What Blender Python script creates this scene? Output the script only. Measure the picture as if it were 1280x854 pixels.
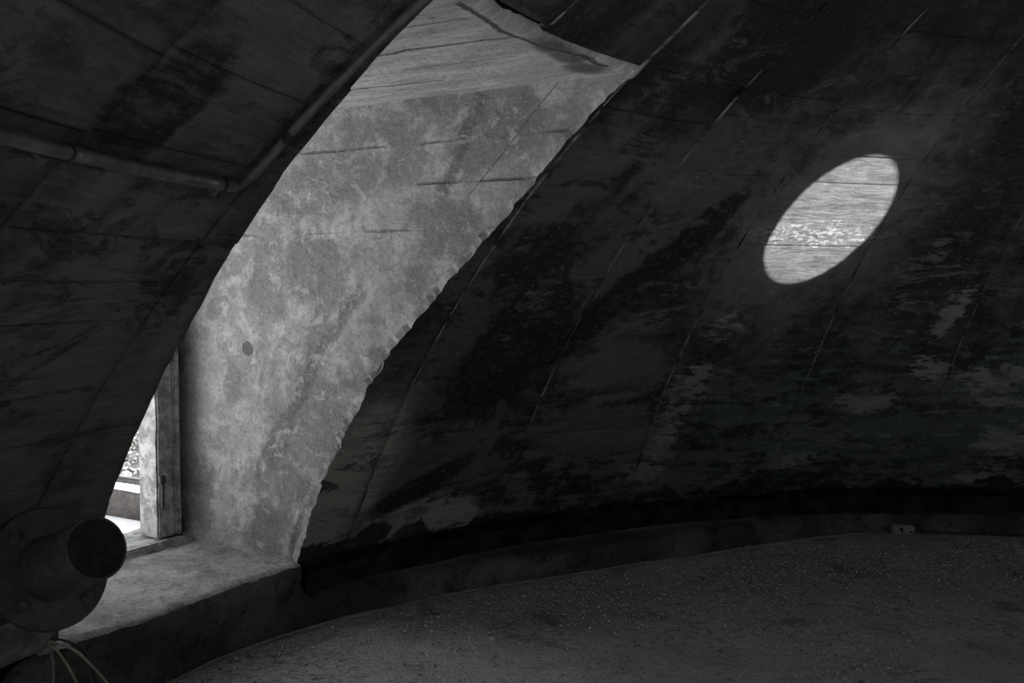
import bpy, bmesh, math, random
import numpy as np
from mathutils import Vector, Matrix

random.seed(7)
rng = np.random.default_rng(7)
for o in list(bpy.data.objects):
    bpy.data.objects.remove(o)
SC = bpy.context.scene
COL = SC.collection
R_ = math.radians

# ------------------------------------------------------------------ camera
cam_d = bpy.data.cameras.new('camera')
cam_d.lens = 35.0
cam_d.sensor_width = 36.0
cam_d.clip_start = 0.05
cam_d.clip_end = 200
cam = bpy.data.objects.new('camera', cam_d)
COL.objects.link(cam)
cam.location = (-2.542, -1.483, 1.5)
cam.rotation_euler = (math.pi / 2 - 0.0558, 0, 0)
SC.camera = cam

# ------------------------------------------------------------------ world, sun, exposure
world = bpy.data.worlds.new('sky')
SC.world = world
world.use_nodes = True
bg = world.node_tree.nodes['Background']
bg.inputs['Color'].default_value = (0.93, 0.96, 1.0, 1)
bg.inputs['Strength'].default_value = 2.0

# high sun from behind the dome: it lights the terrace, none of it reaches the dormer directly
SUN_EL, SUN_AZ = R_(48), R_(50)
SUN_D = Vector((math.cos(SUN_EL) * math.cos(SUN_AZ), math.cos(SUN_EL) * math.sin(SUN_AZ), math.sin(SUN_EL)))
sun_d = bpy.data.lights.new('sun', 'SUN')
sun_d.energy = 30.0
sun_d.angle = R_(0.53)
sun_d.color = (1.0, 0.985, 0.965)
sun = bpy.data.objects.new('sun', sun_d)
COL.objects.link(sun)
sun.location = SUN_D * 30
sun.rotation_euler = SUN_D.to_track_quat('Z', 'Y').to_euler()

vs = SC.view_settings
vs.view_transform = 'Standard'
vs.look = 'None'
vs.exposure = 0.0
vs.gamma = 1.0
vs.use_curve_mapping = False

# ------------------------------------------------------------------ dome geometry
RD, Z0 = 4.8818, -1.7376          # inner radius of the dome and the height of its centre
AX = R_(149.6)                    # bearing of the dormer
AV = Vector((math.cos(AX), math.sin(AX), 0))
NV = Vector((-math.sin(AX), math.cos(AX), 0))
ZC = 2.222                        # dormer ceiling
def rad(z, R=RD): return math.sqrt(max(R * R - (z - Z0) ** 2, 0))
def cyl(r, az, z): return Vector((r * math.cos(az), r * math.sin(az), z))
def uwz(u, w, z): return AV * w + NV * u + Vector((0, 0, z))

# broken right edge and cleaner left edge of the dormer mouth: sideways offset at a height
RE_Z = [0.0, .337, .696, .939, 1.209, 1.399, 1.584, 1.775, 1.977, 2.148, 2.222, 2.6]
RE_U = [-.640, -.622, -.575, -.572, -.556, -.594, -.620, -.644, -.612, -.575, -.578, -.578]
LE_Z = [0.0, .352, .75, 1.207, 1.437, 1.627, 1.783, 1.91, 2.048, 2.193, 2.6]
LE_U = [.524, .524, .506, .535, .547, .559, .566, .564, .553, .541, .541]
def edge_r(z): return float(np.interp(z, RE_Z, RE_U))
def edge_l(z): return float(np.interp(z, LE_Z, LE_U))

# ------------------------------------------------------------------ small numeric noise
_perm = rng.random(1 << 16)
def vnoise(p):
    p = np.asarray(p, float); i = np.floor(p).astype(np.int64); f = p - i
    f = f * f * (3 - 2 * f); out = 0
    for dx in (0, 1):
        for dy in (0, 1):
            for dz in (0, 1):
                hsh = ((i[:, 0] + dx) * 73856093 ^ (i[:, 1] + dy) * 19349663 ^ (i[:, 2] + dz) * 83492791) & 0xFFFF
                w = (f[:, 0] if dx else 1 - f[:, 0]) * (f[:, 1] if dy else 1 - f[:, 1]) * (f[:, 2] if dz else 1 - f[:, 2])
                out = out + w * _perm[hsh]
    return out * 2 - 1
def fbm(p, o=4):
    p = np.asarray(p, float); a, s, t = 1.0, 0, 0
    for k in range(o):
        s = s + a * vnoise(p * 2 ** k + 17.3 * k); t += a; a *= .5
    return s / t
def n1(x, y=0., z=0., o=3): return float(fbm(np.array([[x, y, z]]), o)[0])

# ------------------------------------------------------------------ object helpers
def link(name, me, mat=None, parent=None, smooth=False):
    o = bpy.data.objects.new(name, me)
    COL.objects.link(o)
    if mat: me.materials.append(mat)
    if parent: o.parent = parent
    if smooth:
        me.polygons.foreach_set('use_smooth', [True] * len(me.polygons))
    return o
def mesh(name, vs_, fs_, mat=None, parent=None, smooth=False):
    me = bpy.data.meshes.new(name)
    me.from_pydata([tuple(v) for v in vs_], [], fs_)
    me.update()
    return link(name, me, mat, parent, smooth)
def from_bm(name, bm, mat=None, parent=None, smooth=False):
    me = bpy.data.meshes.new(name)
    bmesh.ops.recalc_face_normals(bm, faces=bm.faces)
    bm.to_mesh(me); bm.free()
    return link(name, me, mat, parent, smooth)
def empty(name, loc):
    o = bpy.data.objects.new(name, None)
    COL.objects.link(o); o.location = loc
    o.empty_display_size = .1
    return o
def keep_world(o, parent):
    bpy.context.view_layer.update()
    o.parent = parent
    o.matrix_parent_inverse = Matrix.Translation(parent.location).inverted()
    return o
def tag(o, label=None, cat=None, group=None, kind=None):
    if label: o['label'] = label
    if cat: o['category'] = cat
    if group: o['group'] = group
    if kind: o['kind'] = kind
    return o
def grid_mesh(P, nu, nv, flip=False):
    fs_ = []
    for i in range(nu - 1):
        for j in range(nv - 1):
            a = i * nv + j
            f = (a, a + nv, a + nv + 1, a + 1)
            fs_.append(f[::-1] if flip else f)
    return P, fs_
def box_bm(bm, M, sx, sy, sz, bev=0):
    r = bmesh.ops.create_cube(bm, size=1, matrix=M @ Matrix.Diagonal((sx, sy, sz, 1)))
    if bev:
        vv = set(r['verts'])
        ed = [e for e in bm.edges if e.verts[0] in vv and e.verts[1] in vv]
        bmesh.ops.bevel(bm, geom=ed, offset=bev, segments=2, affect='EDGES')
def frame(origin, xa, ya, za):
    return Matrix((( xa[0], ya[0], za[0], origin[0]), (xa[1], ya[1], za[1], origin[1]), (xa[2], ya[2], za[2], origin[2]), (0, 0, 0, 1)))
def dorm(u, w, z): return frame(uwz(u, w, z), NV, AV, Vector((0, 0, 1)))   # local x = across, y = outwards
def axis_frame(o, d):
    d = Vector(d).normalized()
    x = d.cross(Vector((0, 0, 1))).normalized(); y = d.cross(x)
    return frame(o, x, y, d)
def lathe_bm(bm, M, prof, n=48):
    rings = []
    for r, z in prof:
        if r < 1e-6: rings.append([bm.verts.new(M @ Vector((0, 0, z)))])
        else: rings.append([bm.verts.new(M @ Vector((r * math.cos(2 * math.pi * k / n), r * math.sin(2 * math.pi * k / n), z))) for k in range(n)])
    for a, b in zip(rings, rings[1:]):
        for k in range(n):
            k2 = (k + 1) % n
            if len(a) == 1 and len(b) == 1: continue
            if len(a) == 1: bm.faces.new((a[0], b[k], b[k2]))
            elif len(b) == 1: bm.faces.new((a[k], b[0], a[k2]))
            else: bm.faces.new((a[k], b[k], b[k2], a[k2]))
def catmull(pts, n=8):
    pts = [Vector(p) for p in pts]; q = [pts[0] * 2 - pts[1]] + pts + [pts[-1] * 2 - pts[-2]]; out = []
    for i in range(1, len(q) - 2):
        for k in range(n):
            t = k / n; a, b, c, d = q[i - 1:i + 3]
            out.append(.5 * ((2 * b) + (c - a) * t + (2 * a - 5 * b + 4 * c - d) * t * t + (3 * b - a - 3 * c + d) * t ** 3))
    return out + [pts[-1]]
def tube_bm(bm, pts, r, n=10):
    pts = [Vector(p) for p in pts]; rings = []
    up = None
    for i, p in enumerate(pts):
        t = (pts[min(i + 1, len(pts) - 1)] - pts[max(i - 1, 0)]).normalized()
        if up is None:
            up = t.orthogonal().normalized()
        up = (up - t * up.dot(t)).normalized(); sd = t.cross(up)
        rr = r[i] if isinstance(r, (list, tuple)) else r
        rings.append([bm.verts.new(p + (up * math.cos(2 * math.pi * k / n) + sd * math.sin(2 * math.pi * k / n)) * rr) for k in range(n)])
    for a, b in zip(rings, rings[1:]):
        for k in range(n): bm.faces.new((a[k], a[(k + 1) % n], b[(k + 1) % n], b[k]))
    bm.faces.new(rings[0][::-1]); bm.faces.new(rings[-1])

# ------------------------------------------------------------------ materials
class N:
    """tiny node-graph writer"""
    def __init__(s, name, rough=.85, spec=.25, metal=0):
        s.m = bpy.data.materials.new(name); s.m.use_nodes = True
        s.t = s.m.node_tree; s.b = s.t.nodes['Principled BSDF']
        s.b.inputs['Roughness'].default_value = rough
        s.b.inputs['Metallic'].default_value = metal
        s.b.inputs['Specular IOR Level'].default_value = spec
    def n(s, k, **kw):
        nd = s.t.nodes.new(k)
        for a, b in kw.items(): setattr(nd, a, b)
        return nd
    def put(s, sock, v):
        if isinstance(v, bpy.types.NodeSocket): s.t.links.new(v, sock)
        elif isinstance(v, (tuple, list)) and len(v) == 3 and sock.type == 'RGBA': sock.default_value = (*v, 1)
        else: sock.default_value = v
    def math(s, op, a, b=0., c=0., clamp=False):
        nd = s.n('ShaderNodeMath', operation=op); nd.use_clamp = clamp
        for i, v in enumerate((a, b, c)): s.put(nd.inputs[i], v)
        return nd.outputs[0]
    def pos(s): return s.n('ShaderNodeNewGeometry').outputs['Position']
    def sep(s, v):
        nd = s.n('ShaderNodeSeparateXYZ'); s.put(nd.inputs[0], v); return nd.outputs
    def comb(s, x, y, z=0.):
        nd = s.n('ShaderNodeCombineXYZ')
        for i, v in enumerate((x, y, z)): s.put(nd.inputs[i], v)
        return nd.outputs[0]
    def mapping(s, v, sc=(1, 1, 1), rot=(0, 0, 0), loc=(0, 0, 0)):
        nd = s.n('ShaderNodeMapping'); s.put(nd.inputs[0], v)
        nd.inputs['Location'].default_value = loc; nd.inputs['Rotation'].default_value = rot; nd.inputs['Scale'].default_value = sc
        return nd.outputs[0]
    def noise(s, v, scale, det=6, rough=.55, dist=0.):
        nd = s.n('ShaderNodeTexNoise'); s.put(nd.inputs['Vector'], v)
        nd.inputs['Scale'].default_value = scale; nd.inputs['Detail'].default_value = det
        nd.inputs['Roughness'].default_value = rough; nd.inputs['Distortion'].default_value = dist
        return nd.outputs['Fac']
    def vor(s, v, scale, feat='F1'):
        nd = s.n('ShaderNodeTexVoronoi', feature=feat); s.put(nd.inputs['Vector'], v); nd.inputs['Scale'].default_value = scale
        return nd.outputs['Distance']
    def step(s, v, a, b):
        """smooth 0..1 as v goes from a to b (a may be greater than b)"""
        nd = s.n('ShaderNodeMapRange', interpolation_type='SMOOTHSTEP'); s.put(nd.inputs[0], v)
        if a <= b: lo, hi, x, y = a, b, 0., 1.
        else: lo, hi, x, y = b, a, 1., 0.
        for i, q in enumerate((lo, hi, x, y)): nd.inputs[i + 1].default_value = q
        return nd.outputs[0]
    def mix(s, f, a, b):
        nd = s.n('ShaderNodeMix', data_type='RGBA'); s.put(nd.inputs[0], f); s.put(nd.inputs[6], a); s.put(nd.inputs[7], b)
        return nd.outputs[2]
    def mul(s, a, b): return s.math('MULTIPLY', a, b)
    def add(s, a, b): return s.math('ADD', a, b)
    def mx(s, a, b): return s.math('MAXIMUM', a, b)
    def bump(s, hgt, dist, strength=1., prev=None):
        nd = s.n('ShaderNodeBump'); s.put(nd.inputs['Height'], hgt)
        nd.inputs['Distance'].default_value = dist; nd.inputs['Strength'].default_value = strength
        if prev: s.put(nd.inputs['Normal'], prev)
        return nd.outputs[0]
    def out(s, col=None, nrm=None, rough=None):
        if col is not None: s.put(s.b.inputs['Base Color'], col)
        if nrm is not None: s.put(s.b.inputs['Normal'], nrm)
        if rough is not None: s.put(s.b.inputs['Roughness'], rough)
        return s.m
    def blob(s, sx, sy, cx, cy, ra, rb, rot, wob, soft=.25):
        """stain with an uneven outline round (cx, cy); ra, rb half sizes, rot in radians"""
        c, q = math.cos(rot), math.sin(rot)
        dx = s.math('SUBTRACT', sx, cx); dy = s.math('SUBTRACT', sy, cy)
        a = s.mul(s.add(s.mul(dx, c), s.mul(dy, q)), 1 / ra)
        b = s.mul(s.add(s.mul(dx, -q), s.mul(dy, c)), 1 / rb)
        d = s.math('SQRT', s.add(s.mul(a, a), s.mul(b, b)))
        d = s.add(d, wob)
        return s.step(d, 1 + soft, 1 - soft)

def dome_coords(m):
    x, y, z = m.sep(m.pos())
    az = m.math('ARCTAN2', y, x)
    az = m.math('WRAP', az, 2 * math.pi, 0.)
    sx = m.mul(az, 3.7)
    t = m.mul(m.math('ARCSINE', m.mul(m.math('SUBTRACT', z, Z0), 1 / RD)), RD)
    return sx, t, z

def mat_dome():
    m = N('dome_paint', .62, .3)
    sx, t, z = dome_coords(m)
    V = m.comb(sx, t, 0)
    streak = m.noise(m.mapping(V, (1.1, 7, 1)), 2.2, 8, .62, .4)       # board grain, along the courses
    smear = m.noise(m.mapping(V, (1, .38, 1), (0, 0, R_(-28))), 2.1, 5, .5, .9)     # broad diagonal brush marks
    fine = m.noise(V, 26, 6, .7)
    mid = m.noise(V, 7.5, 8, .66, .3)
    wob = m.mul(m.math('SUBTRACT', mid, .5), 2.6)
    wob2 = m.mul(m.math('SUBTRACT', m.noise(m.mapping(V, (1, 2.2, 1)), 9, 9, .78), .5), 7.5)
    B = lambda *a, **k: m.blob(sx, t, *a, **k)
    # dry grey coat over a black one
    grey = m.step(m.add(smear, m.mul(m.math('SUBTRACT', streak, .5), .35)), .47, .62)
    left = m.step(sx, 9.62, 9.9)                                       # plain dusty coat beyond the dormer
    gv = m.mix(grey, (.010, .010, .0105), (.040, .040, .042))
    gv = m.mix(m.mul(left, .85), gv, m.mix(m.step(smear, .38, .60), (.034, .035, .032), (.082, .083, .078)))
    low = m.mul(m.step(t, 3.3, 2.5), m.step(sx, 9.0, 8.6))
    gv = m.mix(m.mul(low, m.step(m.add(mid, m.mul(m.math('SUBTRACT', streak, .5), .6)), .46, .58)), gv, (.062, .064, .060))
    # places scraped down to older, paler coats
    soft = None
    for a in ((7.97, 4.14, .42, .50, .5), (8.19, 3.60, .22, .36, .7), (7.80, 3.05, .30, .16, .1), (8.75, 4.12, .26, .34, .4),
              (7.75, 2.60, .36, .14, .1), (8.40, 2.55, .20, .20, .3), (8.55, 2.86, .10, .06, 0), (10.62, 3.62, .25, .20, .6), (10.58, 3.05, .22, .25, .8),
              (10.9, 4.32, .30, .14, .5), (7.30, 4.90, .16, .10, .3), (8.75, 4.86, .22, .14, .6)):
        b = B(a[0], a[1], a[2], a[3], a[4], wob, soft=.35)
        soft = b if soft is None else m.mx(soft, b)
    gv = m.mix(m.mul(soft, .75), gv, (.066, .065, .067))
    hal = B(7.0, 4.05, .52, .72, .25, m.mul(wob, .35), soft=.5)            # smooth even skim coat
    skim = m.mix(m.step(m.add(m.mul(streak, .4), m.mul(mid, .6)), .36, .62), (.100, .101, .102), (.074, .075, .077))
    skim = m.mix(m.mul(m.step(m.noise(m.mapping(V, (1, 1.8, 1)), 6, 7, .7), .47, .64), .7), skim, (.050, .050, .051))
    skf = B(7.05, 3.875, .36, .06, 0., wob2, soft=.3)
    skim = m.mix(m.mul(skf, m.step(m.noise(m.mapping(V, (1, 1.6, 1)), 30, 5, .6), .48, .56)), skim, (.19, .19, .19))
    gv = m.mix(hal, gv, skim)
    oliv = m.mx(B(8.58, 2.17, .33, .17, .12, m.mul(wob, .6)), B(9.05, 2.50, .22, .45, .2, m.mul(wob, .5), soft=.4))
    gv = m.mix(m.mul(oliv, .95), gv, m.mix(streak, (.14, .143, .124), (.25, .254, .222)))
    # green algae low on the right
    gz = m.mul(m.step(sx, 7.45, 6.9), m.step(t, 3.5, 2.7))
    gv = m.mix(m.mul(gz, m.step(m.noise(m.mapping(V, (1, 2.5, 1)), 2.6, 7, .6, .5), .42, .62)), gv, (.036, .058, .048))
    teal = m.mul(gz, m.step(m.noise(m.mapping(V, (1, 3.4, 1)), 4.6, 8, .66, .3), .575, .625))
    gv = m.mix(m.mul(teal, .8), gv, (.070, .115, .098))
    # flaked-off spots showing pale concrete
    fl = None
    for a in ((7.33, 2.83, .09, .16, .2), (7.26, 3.26, .10, .07, 0), (7.36, 2.50, .06, .16, .1), (5.66, 2.90, .16, .10, 0), (5.52, 2.45, .13, .10, 0), (5.60, 2.72, .11, .04, 0),
              (6.02, 2.96, .10, .07, .2), (5.50, 3.3, .12, .06, 0), (6.32, 2.72, .16, .07, 0), (8.48, 2.80, .05, .04, 0), (7.42, 2.30, .12, .05, 0), (6.6, 2.32, .10, .06, 0), (5.62, 2.15, .10, .08, 0),
              (6.03, 3.35, .05, .16, .2), (8.42, 3.12, .12, .06, .2), (8.46, 3.42, .10, .06, 0)):
        b = B(*a, wob2, soft=.12)
        fl = b if fl is None else m.mx(fl, b)
    specks = m.mul(m.step(m.noise(m.mapping(V, (1, 2.4, 1)), 15, 7, .7), .655, .68), m.step(m.noise(V, 1.7, 3), .45, .62))
    right = m.step(sx, 9.3, 9.1)
    fl = m.mx(fl, m.mul(specks, right))
    gv = m.mix(m.mul(fl, .9), gv, m.mix(fine, (.08, .084, .084), (.17, .174, .178)))
    # runs of black bitumen and the black coat along the foot of the wall
    blk = None
    for a in ((8.63, 2.40, .26, .075, -.5), (8.80, 2.16, .10, .07, -.2), (8.62, 2.12, .09, .06, 0), (8.45, 3.15, .26, .42, .3), (8.02, 3.42, .10, .42, .5), (8.1, 4.85, .4, .3, .3), (11.0, 4.05, .16, .20, .6), (7.75, 3.85, .10, .30, .4)):
        b = B(a[0], a[1], a[2], a[3], a[4], m.mul(wob, .55), soft=.16)
        blk = b if blk is None else m.mx(blk, b)
    foot = m.mul(m.step(m.add(t, m.mul(m.math('SUBTRACT', m.noise(m.mapping(V, (1, .5, 1)), 3.6, 6, .6, .4), .5), .62)), 2.16, 2.13), m.step(sx, 9.75, 9.55))
    blk = m.mx(blk, foot)
    gv = m.mix(m.mul(blk, .93), gv, (.0045, .0045, .005))
    # crisp scrapes and flecks; brush strokes with relief shading put into the colour
    reg = m.noise(V, 1.5, 4, .55, .6)
    scr = m.noise(m.mapping(V, (1, 2.6, 1), (0, 0, R_(-8))), 3.4, 11, .80, 1.3)
    scrm = m.mul(m.step(scr, .535, .565), m.mul(m.step(reg, .44, .60), right))
    scrm = m.mul(scrm, m.math('SUBTRACT', 1., hal))
    gv = m.mix(m.mul(scrm, .85), gv, m.mix(fine, (.040, .041, .042), (.11, .112, .114)))
    blk2 = m.mul(m.step(m.noise(m.mapping(V, (1, 1.9, 1), (0, 0, R_(20)), (7, 3, 0)), 3.1, 10, .74, .9), .52, .56), m.step(reg, .60, .44))
    gv = m.mix(m.mul(blk2, m.math('SUBTRACT', .8, m.mul(hal, .65))), gv, (.0045, .0045, .005))
    brush = m.noise(m.mapping(V, (.8, 5.5, 1), (0, 0, R_(45))), 4.6, 9, .72, .5)
    lb = m.mul(m.step(brush, .46, .60), left)
    gv = m.mix(m.mul(lb, .55), gv, m.mix(.55, gv, (.115, .117, .110)))
    lbd = m.mul(m.step(m.noise(m.mapping(V, (.9, 3.2, 1), (0, 0, R_(42)), (3, 9, 0)), 2.6, 9, .7, .8), .53, .60), left)
    gv = m.mix(m.mul(lbd, .6), gv, (.016, .016, .015))
    sill_lit = B(10.35, 2.15, .5, .55, .2, wob, soft=.4)  # olive patch made lighter: light from the sill put into the colour
    gv = m.mix(m.mul(sill_lit, .8), gv, m.mix(m.step(mid, .38, .62), (.085, .087, .070), (.21, .213, .18)))
    fk = m.noise(m.mapping(V, (1, 2.8, 1), (0, 0, R_(-10))), 24, 6, .68, .4)
    fkm = m.mul(m.step(fk, .625, .655), m.mul(m.step(m.noise(V, 3.2, 5, .6, .5), .50, .60), right))
    gv = m.mix(m.mul(fkm, .9), gv, (.19, .193, .195))
    grain = m.noise(m.mapping(V, (1.3, 9, 1)), 7, 8, .75, .2)
    rawh = m.math('SUBTRACT', 1., m.mul(hal, .75))
    gv = m.mix(m.mul(m.mul(m.step(grain, .50, .64), .55), rawh), gv, m.mix(.6, gv, (.004, .004, .004)))
    gv = m.mix(m.mul(m.step(fine, .50, .66), .45), gv, m.mix(.55, gv, (.10, .10, .10)))
    crown_shade = m.mul(m.mul(m.step(t, 4.1, 4.7), m.step(sx, 9.2, 8.9)), m.math('SUBTRACT', 1., hal))      # shade put into the paint high up, against light from the openings
    gv = m.mix(m.mul(crown_shade, m.add(.25, m.mul(m.step(reg, .60, .42), .4))), gv, (.006, .006, .0065))
    vm = m.n('ShaderNodeVectorMath', operation='SCALE'); m.put(vm.inputs[0], gv); vm.inputs['Scale'].default_value = 2.7
    gv = vm.outputs[0]
    hgt = m.add(m.mul(streak, .9), m.add(m.mul(mid, .7), m.mul(fine, .25)))
    nb = m.bump(m.add(m.add(hgt, m.mul(m.mul(grain, .5), rawh)), m.mul(m.add(brush, scr), .6)), .04, 1.)
    return m.out(gv, nb, m.add(.50, m.mul(mid, .35)))

def mat_seam(name, lo, hi, a, b):
    m = N(name, .9, .1)
    sx, t, z = dome_coords(m)
    k = m.noise(m.comb(sx, t, 0), 9, 7, .7)
    return m.out(m.mix(m.step(k, lo, hi), a, b), m.bump(k, .01))

def dormer_coords(m):
    x, y, z = m.sep(m.pos())
    w = m.add(m.mul(x, AV.x), m.mul(y, AV.y)); u = m.add(m.mul(x, NV.x), m.mul(y, NV.y))
    return u, w, z

def line_mask(m, w, z, pts, width, wobn):
    """uneven thin line through pts (w, z)"""
    out = None
    for (w0, z0), (w1, z1) in zip(pts, pts[1:]):
        L = math.hypot(w1 - w0, z1 - z0); ca, sa = (w1 - w0) / L, (z1 - z0) / L
        dx = m.math('SUBTRACT', w, w0); dy = m.math('SUBTRACT', z, z0)
        al = m.add(m.mul(dx, ca), m.mul(dy, sa)); ac = m.add(m.add(m.mul(dx, -sa), m.mul(dy, ca)), wobn)
        k = m.mul(m.step(m.math('ABSOLUTE', ac), width, width * .35), m.mul(m.step(al, -.02, .0), m.step(al, L + .02, L)))
        out = k if out is None else m.mx(out, k)
    return out

def mat_dormer(side=True):
    m = N('dormer_plaster' if side else 'dormer_soffit_concrete', .93, .15)
    u, w, z = dormer_coords(m)
    if side: A_, B_ = w, z
    else: A_, B_ = w, u
    V = m.comb(A_, B_, 0)
    big = m.noise(V, 1.7, 5, .55, .4); mid = m.noise(V, 6.5, 9, .68, .3); fine = m.noise(V, 38, 6, .7)
    wob = m.mul(m.math('SUBTRACT', mid, .5), 2.2)
    wl = m.mul(m.math('SUBTRACT', m.noise(V, 8, 8, .75), .5), .15)
    if side:
        c = m.mix(m.step(m.add(big, m.mul(mid, .5)), .60, .92), (.27, .267, .262), (.47, .466, .457))
        c = m.mix(m.mul(m.step(mid, .50, .62), .55), c, (.60, .595, .585))
        # darker, wet-looking and mossy patches
        dk = None
        for a in ((4.27, 1.57, .20, .16, .5), (4.23, 1.35, .05, .16, .2), (4.93, .56, .060, .16, 0), (3.88, 1.19, .08, .06, .5), (4.30, .62, .07, .07, 0), (3.45, 2.03, .10, .14, .9), (3.28, 2.10, .09, .13, .9), (4.75, 1.05, .05, .09, 0), (4.85, 1.39, .06, .05, 0),
                  (3.62, 1.72, .14, .12, .6), (4.05, .70, .12, .12, 0), (3.70, 1.50, .10, .06, .6), (4.55, .50, .07, .05, 0)):
            b = m.blob(A_, B_, *a, wob, soft=.3)
            dk = b if dk is None else m.mx(dk, b)
        c = m.mix(m.mul(dk, .62), c, (.20, .198, .192))
        sm = m.mx(m.blob(A_, B_, 4.92, 1.12, .09, .17, 0, m.mul(wob, .25), soft=.2), m.blob(A_, B_, 4.90, .85, .07, .10, 0, m.mul(wob, .2), soft=.2))
        c = m.mix(m.mul(sm, .5), c, (.43, .425, .415))
        hole = m.blob(A_, B_, 4.649, 1.225, .032, .034, .8, m.mul(wob, .4), soft=.15)
        c = m.mix(m.mul(hole, .85), c, (.10, .10, .098))
        st = line_mask(m, w, z, [(3.42, 2.20), (3.55, 1.98), (3.62, 1.86)], .036, wl)
        st = m.mx(st, m.mul(line_mask(m, w, z, [(4.01, 1.49), (4.22, 1.22), (4.40, .90), (4.52, .72)], .042, wl), .9))
        st = m.mx(st, m.mul(line_mask(m, w, z, [(4.13, 1.33), (4.32, 1.02), (4.50, .86), (4.60, .66)], .026, wl), .75))
        st = m.mul(st, m.step(m.noise(V, 14, 8, .75), .30, .50))
        c = m.mix(m.mul(st, .75), c, (.12, .12, .118))
        mot = m.noise(m.mapping(V, (1, 1.2, 1)), 10, 10, .78, .5)
        c = m.mix(m.mul(m.step(mot, .53, .60), .5), c, (.235, .233, .228))
        c = m.mix(m.mul(m.step(mot, .46, .40), .55), c, (.64, .635, .625))
        crk = line_mask(m, w, z, [(3.10, 2.22), (3.50, 1.85)], .004, m.mul(wl, .1))
        c = m.mix(m.mul(crk, .7), c, (.10, .10, .10))
        jt = m.noise(V, 3.5, 4)
        lines = None
        for zz in (1.895, 2.05, 1.72):
            k = m.mul(m.step(m.math('ABSOLUTE', m.add(m.math('SUBTRACT', z, zz), m.mul(wl, .12))), .006, .001), m.step(jt, .47, .62))
            lines = k if lines is None else m.mx(lines, k)
        # rough grey band of broken aggregate along the mouth
        sp = m.step(m.noise(V, 46, 3, .5), .66, .70)
        pits = m.mul(sp, m.step(m.noise(V, 4, 4), .5, .6))
        c = m.mix(m.mul(m.mx(m.mul(lines, .55), m.mul(pits, .7)), 1.), c, (.115, .114, .11))
    else:
        c = m.mix(m.step(m.noise(m.mapping(V, (1, 5, 1)), 2.6, 8, .6), .36, .66), (.46, .457, .45), (.70, .695, .685))
        c = m.mix(m.mul(m.step(mid, .50, .66), .3), c, (.25, .248, .243))
        crk = line_mask(m, A_, B_, [(2.87, .40), (2.92, .10), (2.915, 0.0), (2.90, -.16), (2.87, -.30), (2.86, -.46)], .016, m.mul(wl, .35))
        smg = m.mx(m.blob(A_, B_, 2.905, -.22, .045, .22, .10, m.mul(wob, .5), soft=.4), m.blob(A_, B_, 2.93, -.46, .06, .10, 0, m.mul(wob, .5), soft=.4))
        c = m.mix(m.mul(m.mx(crk, m.mul(smg, .85)), .88), c, (.030, .030, .030))
        lines = line_mask(m, A_, B_, [(2.94, .03), (3.30, .05), (3.45, .03)], .012, m.mul(wl, .35))
        lines = m.mx(lines, m.mul(line_mask(m, A_, B_, [(3.45, -.36), (3.95, -.34)], .010, m.mul(wl, .3)), .9))
        lines = m.mx(lines, m.mul(line_mask(m, A_, B_, [(3.05, -.19), (3.45, -.17)], .007, m.mul(wl, .3)), .6))
        lines = m.mx(lines, m.mul(line_mask(m, A_, B_, [(2.95, .26), (3.6, .29)], .008, m.mul(wl, .3)), .6))
        pits = m.step(m.noise(m.mapping(V, (1, 3, 1)), 30, 4, .6), .66, .70)
        c = m.mix(m.mx(m.mul(lines, .8), m.mul(pits, .35)), c, (.11, .11, .107))
        # darker along the front lip
        lip = m.step(m.add(w, m.mul(wob, .03)), 2.815, 2.76)
        c = m.mix(m.mul(lip, .75), c, (.07, .07, .07))
    c = m.mix(m.mul(m.step(fine, .46, .66), .42), c, (.17, .17, .166))
    c = m.mix(m.mul(m.step(m.noise(V, 75, 5, .75), .54, .66), .4), c, (.66, .655, .645))
    h1 = m.bump(m.math('SUBTRACT', m.add(m.mul(mid, .8), m.mul(fine, .3)), m.mul(lines, .5)), .035, 1.)
    return m.out(c, h1)

def mat_floor():
    m = N('dusty_floor', .95, .1)
    P = m.pos()
    big = m.noise(P, .9, 5, .55); mid = m.noise(P, 5, 9, .7, .3); fine = m.noise(P, 45, 6, .72)
    c = m.mix(m.step(m.add(big, m.mul(mid, .6)), .55, 1.0), (.50, .496, .49), (.76, .753, .745))
    c = m.mix(m.mul(m.step(fine, .50, .62), .45), c, (.62, .614, .605))
    c = m.mix(m.mul(m.step(m.noise(P, 60, 3, .6), .60, .66), .75), c, (.045, .045, .044))
    c = m.mix(m.mul(m.step(m.noise(P, 2.2, 6, .6, .4), .55, .68), .65), c, (.13, .128, .126))
    rub = m.noise(P, 22, 9, .78, .4); rr = m.step(m.noise(P, 1.8, 5, .6, .4), .45, .62)
    c = m.mix(m.mul(m.mul(m.step(rub, .53, .58), rr), .75), c, (.11, .109, .107))
    c = m.mix(m.mul(m.mul(m.step(rub, .44, .39), rr), .6), c, (.70, .694, .685))
    c = m.mix(m.mul(m.step(m.noise(m.mapping(P, (1, 3, 1), (0, 0, .5)), 5.5, 8, .75, 1.4), .54, .60), .4), c, (.20, .198, .194))
    return m.out(c, m.bump(m.add(m.add(mid, m.mul(fine, .6)), m.mul(rub, .6)), .04, 1.))

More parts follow.
